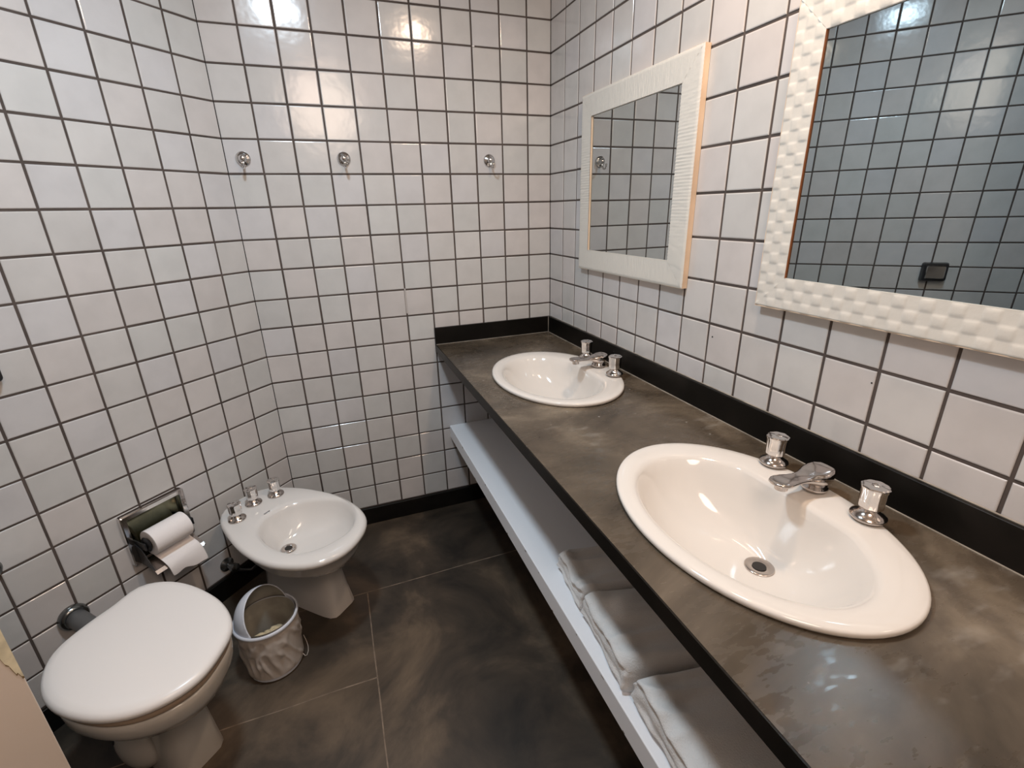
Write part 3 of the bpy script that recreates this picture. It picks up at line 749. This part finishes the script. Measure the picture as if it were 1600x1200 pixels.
o = bpy.data.objects.new('dome', me); C.objects.link(o); o.parent = e
me.materials.append(M_LINER_AND_SHADE); md = o.modifiers.new('thick', 'SOLIDIFY'); md.thickness = .003; md.offset = -1; md.material_offset = 1; md.material_offset_rim = 0  # dome inside takes the liner grey, which also carries its shade
mb = MB(); L = []
for j in range(10):
    tt = j / 9; z = .190 - .14 * tt; L.append([Vector(((.0826 - .012 * tt + .003 * noise.noise(Vector((math.cos(a) * 3, math.sin(a) * 3, z * 20)))) * math.cos(a), (.0765 - .012 * tt) * math.sin(a), z)) for a in [2 * PI * i / 60 for i in range(60)]])
mb.loft(L, False, True); mb.build('liner', M_LINER_AND_SHADE, e, smooth=True)['label'] = 'grey liner inside the bin'
mb = MB()
for k in range(9):
    a = random.uniform(0, 2 * PI); r = random.uniform(0, .035); cx, cy, cz = r * math.cos(a), r * math.sin(a), random.uniform(.085, .11)
    bm = bmesh.new(); bmesh.ops.create_icosphere(bm, subdivisions=3, radius=.028)
    for v_ in bm.verts: v_.co = Vector((cx, cy, cz)) + v_.co * (1 + .5 * noise.noise(v_.co * 45 + Vector((k * 5, 0, 0))))
    bm.verts.index_update(); mb.add([v_.co.copy() for v_ in bm.verts], [[v_.index for v_ in f_.verts] for f_ in bm.faces]); bm.free()
o = mb.build('waste_paper', simple('waste_tissue', (.62, .52, .34), .9), e, smooth=True); o['kind'] = 'stuff'

# ------------------------------------------------------------------ small marks on the right wall: drill holes
wr = bpy.data.objects['wall_right']; wb = bpy.data.objects['wall_back']
for y, z, r in ((-1.021, 1.023, .0022), (-1.436, 1.030, .0016), (-.955, 1.166, .002)):
    mb = MB(); mb.lathe([(r, .0), (r, .0006)], (.0, y, z), (-1, 0, 0), n=12); mb.build('screw_hole', M_DARK, wr)
u = -W + .11 * 5
mb = MB(); mb.box(u - .0026, u + .0026, -.0012, .001, Z0 - 9.9 * PV, Z0 - 8.95 * PV); mb.build('pale_grout_patch', simple('pale_grout', (.45, .42, .40), .8), wb)
mb = MB(); mb.box(-.31 - .008, -.31, -.0010, .001, Z0 - PV - .0025, Z0 - PV + .0025); mb.build('pale_grout_spot', M_PAPER, wb)

# ------------------------------------------------------------------ ceiling lamps (out of view, seen only in reflections)
def ceiling_lamp(loc, r, label):
    e = empty('ceiling_lamp', (loc[0], loc[1], CEIL), 0, label, 'lamp')
    mb = MB(); mb.lathe([(r + .03, -.0008), (r + .03, -.03), (r + .012, -.045), (r + .006, -.045), (r + .004, -.02)], n=48); mb.build('housing', M_SEAT, e, smooth=True, auto=40)
ceiling_lamp(COOL, .075, 'round cool white ceiling lamp over the middle of the room')
ceiling_lamp(WARM2, .06, 'small round warm ceiling lamp over the counter')
ceiling_lamp(WARM, .13, 'added round warm lamp near the entrance, out of view')
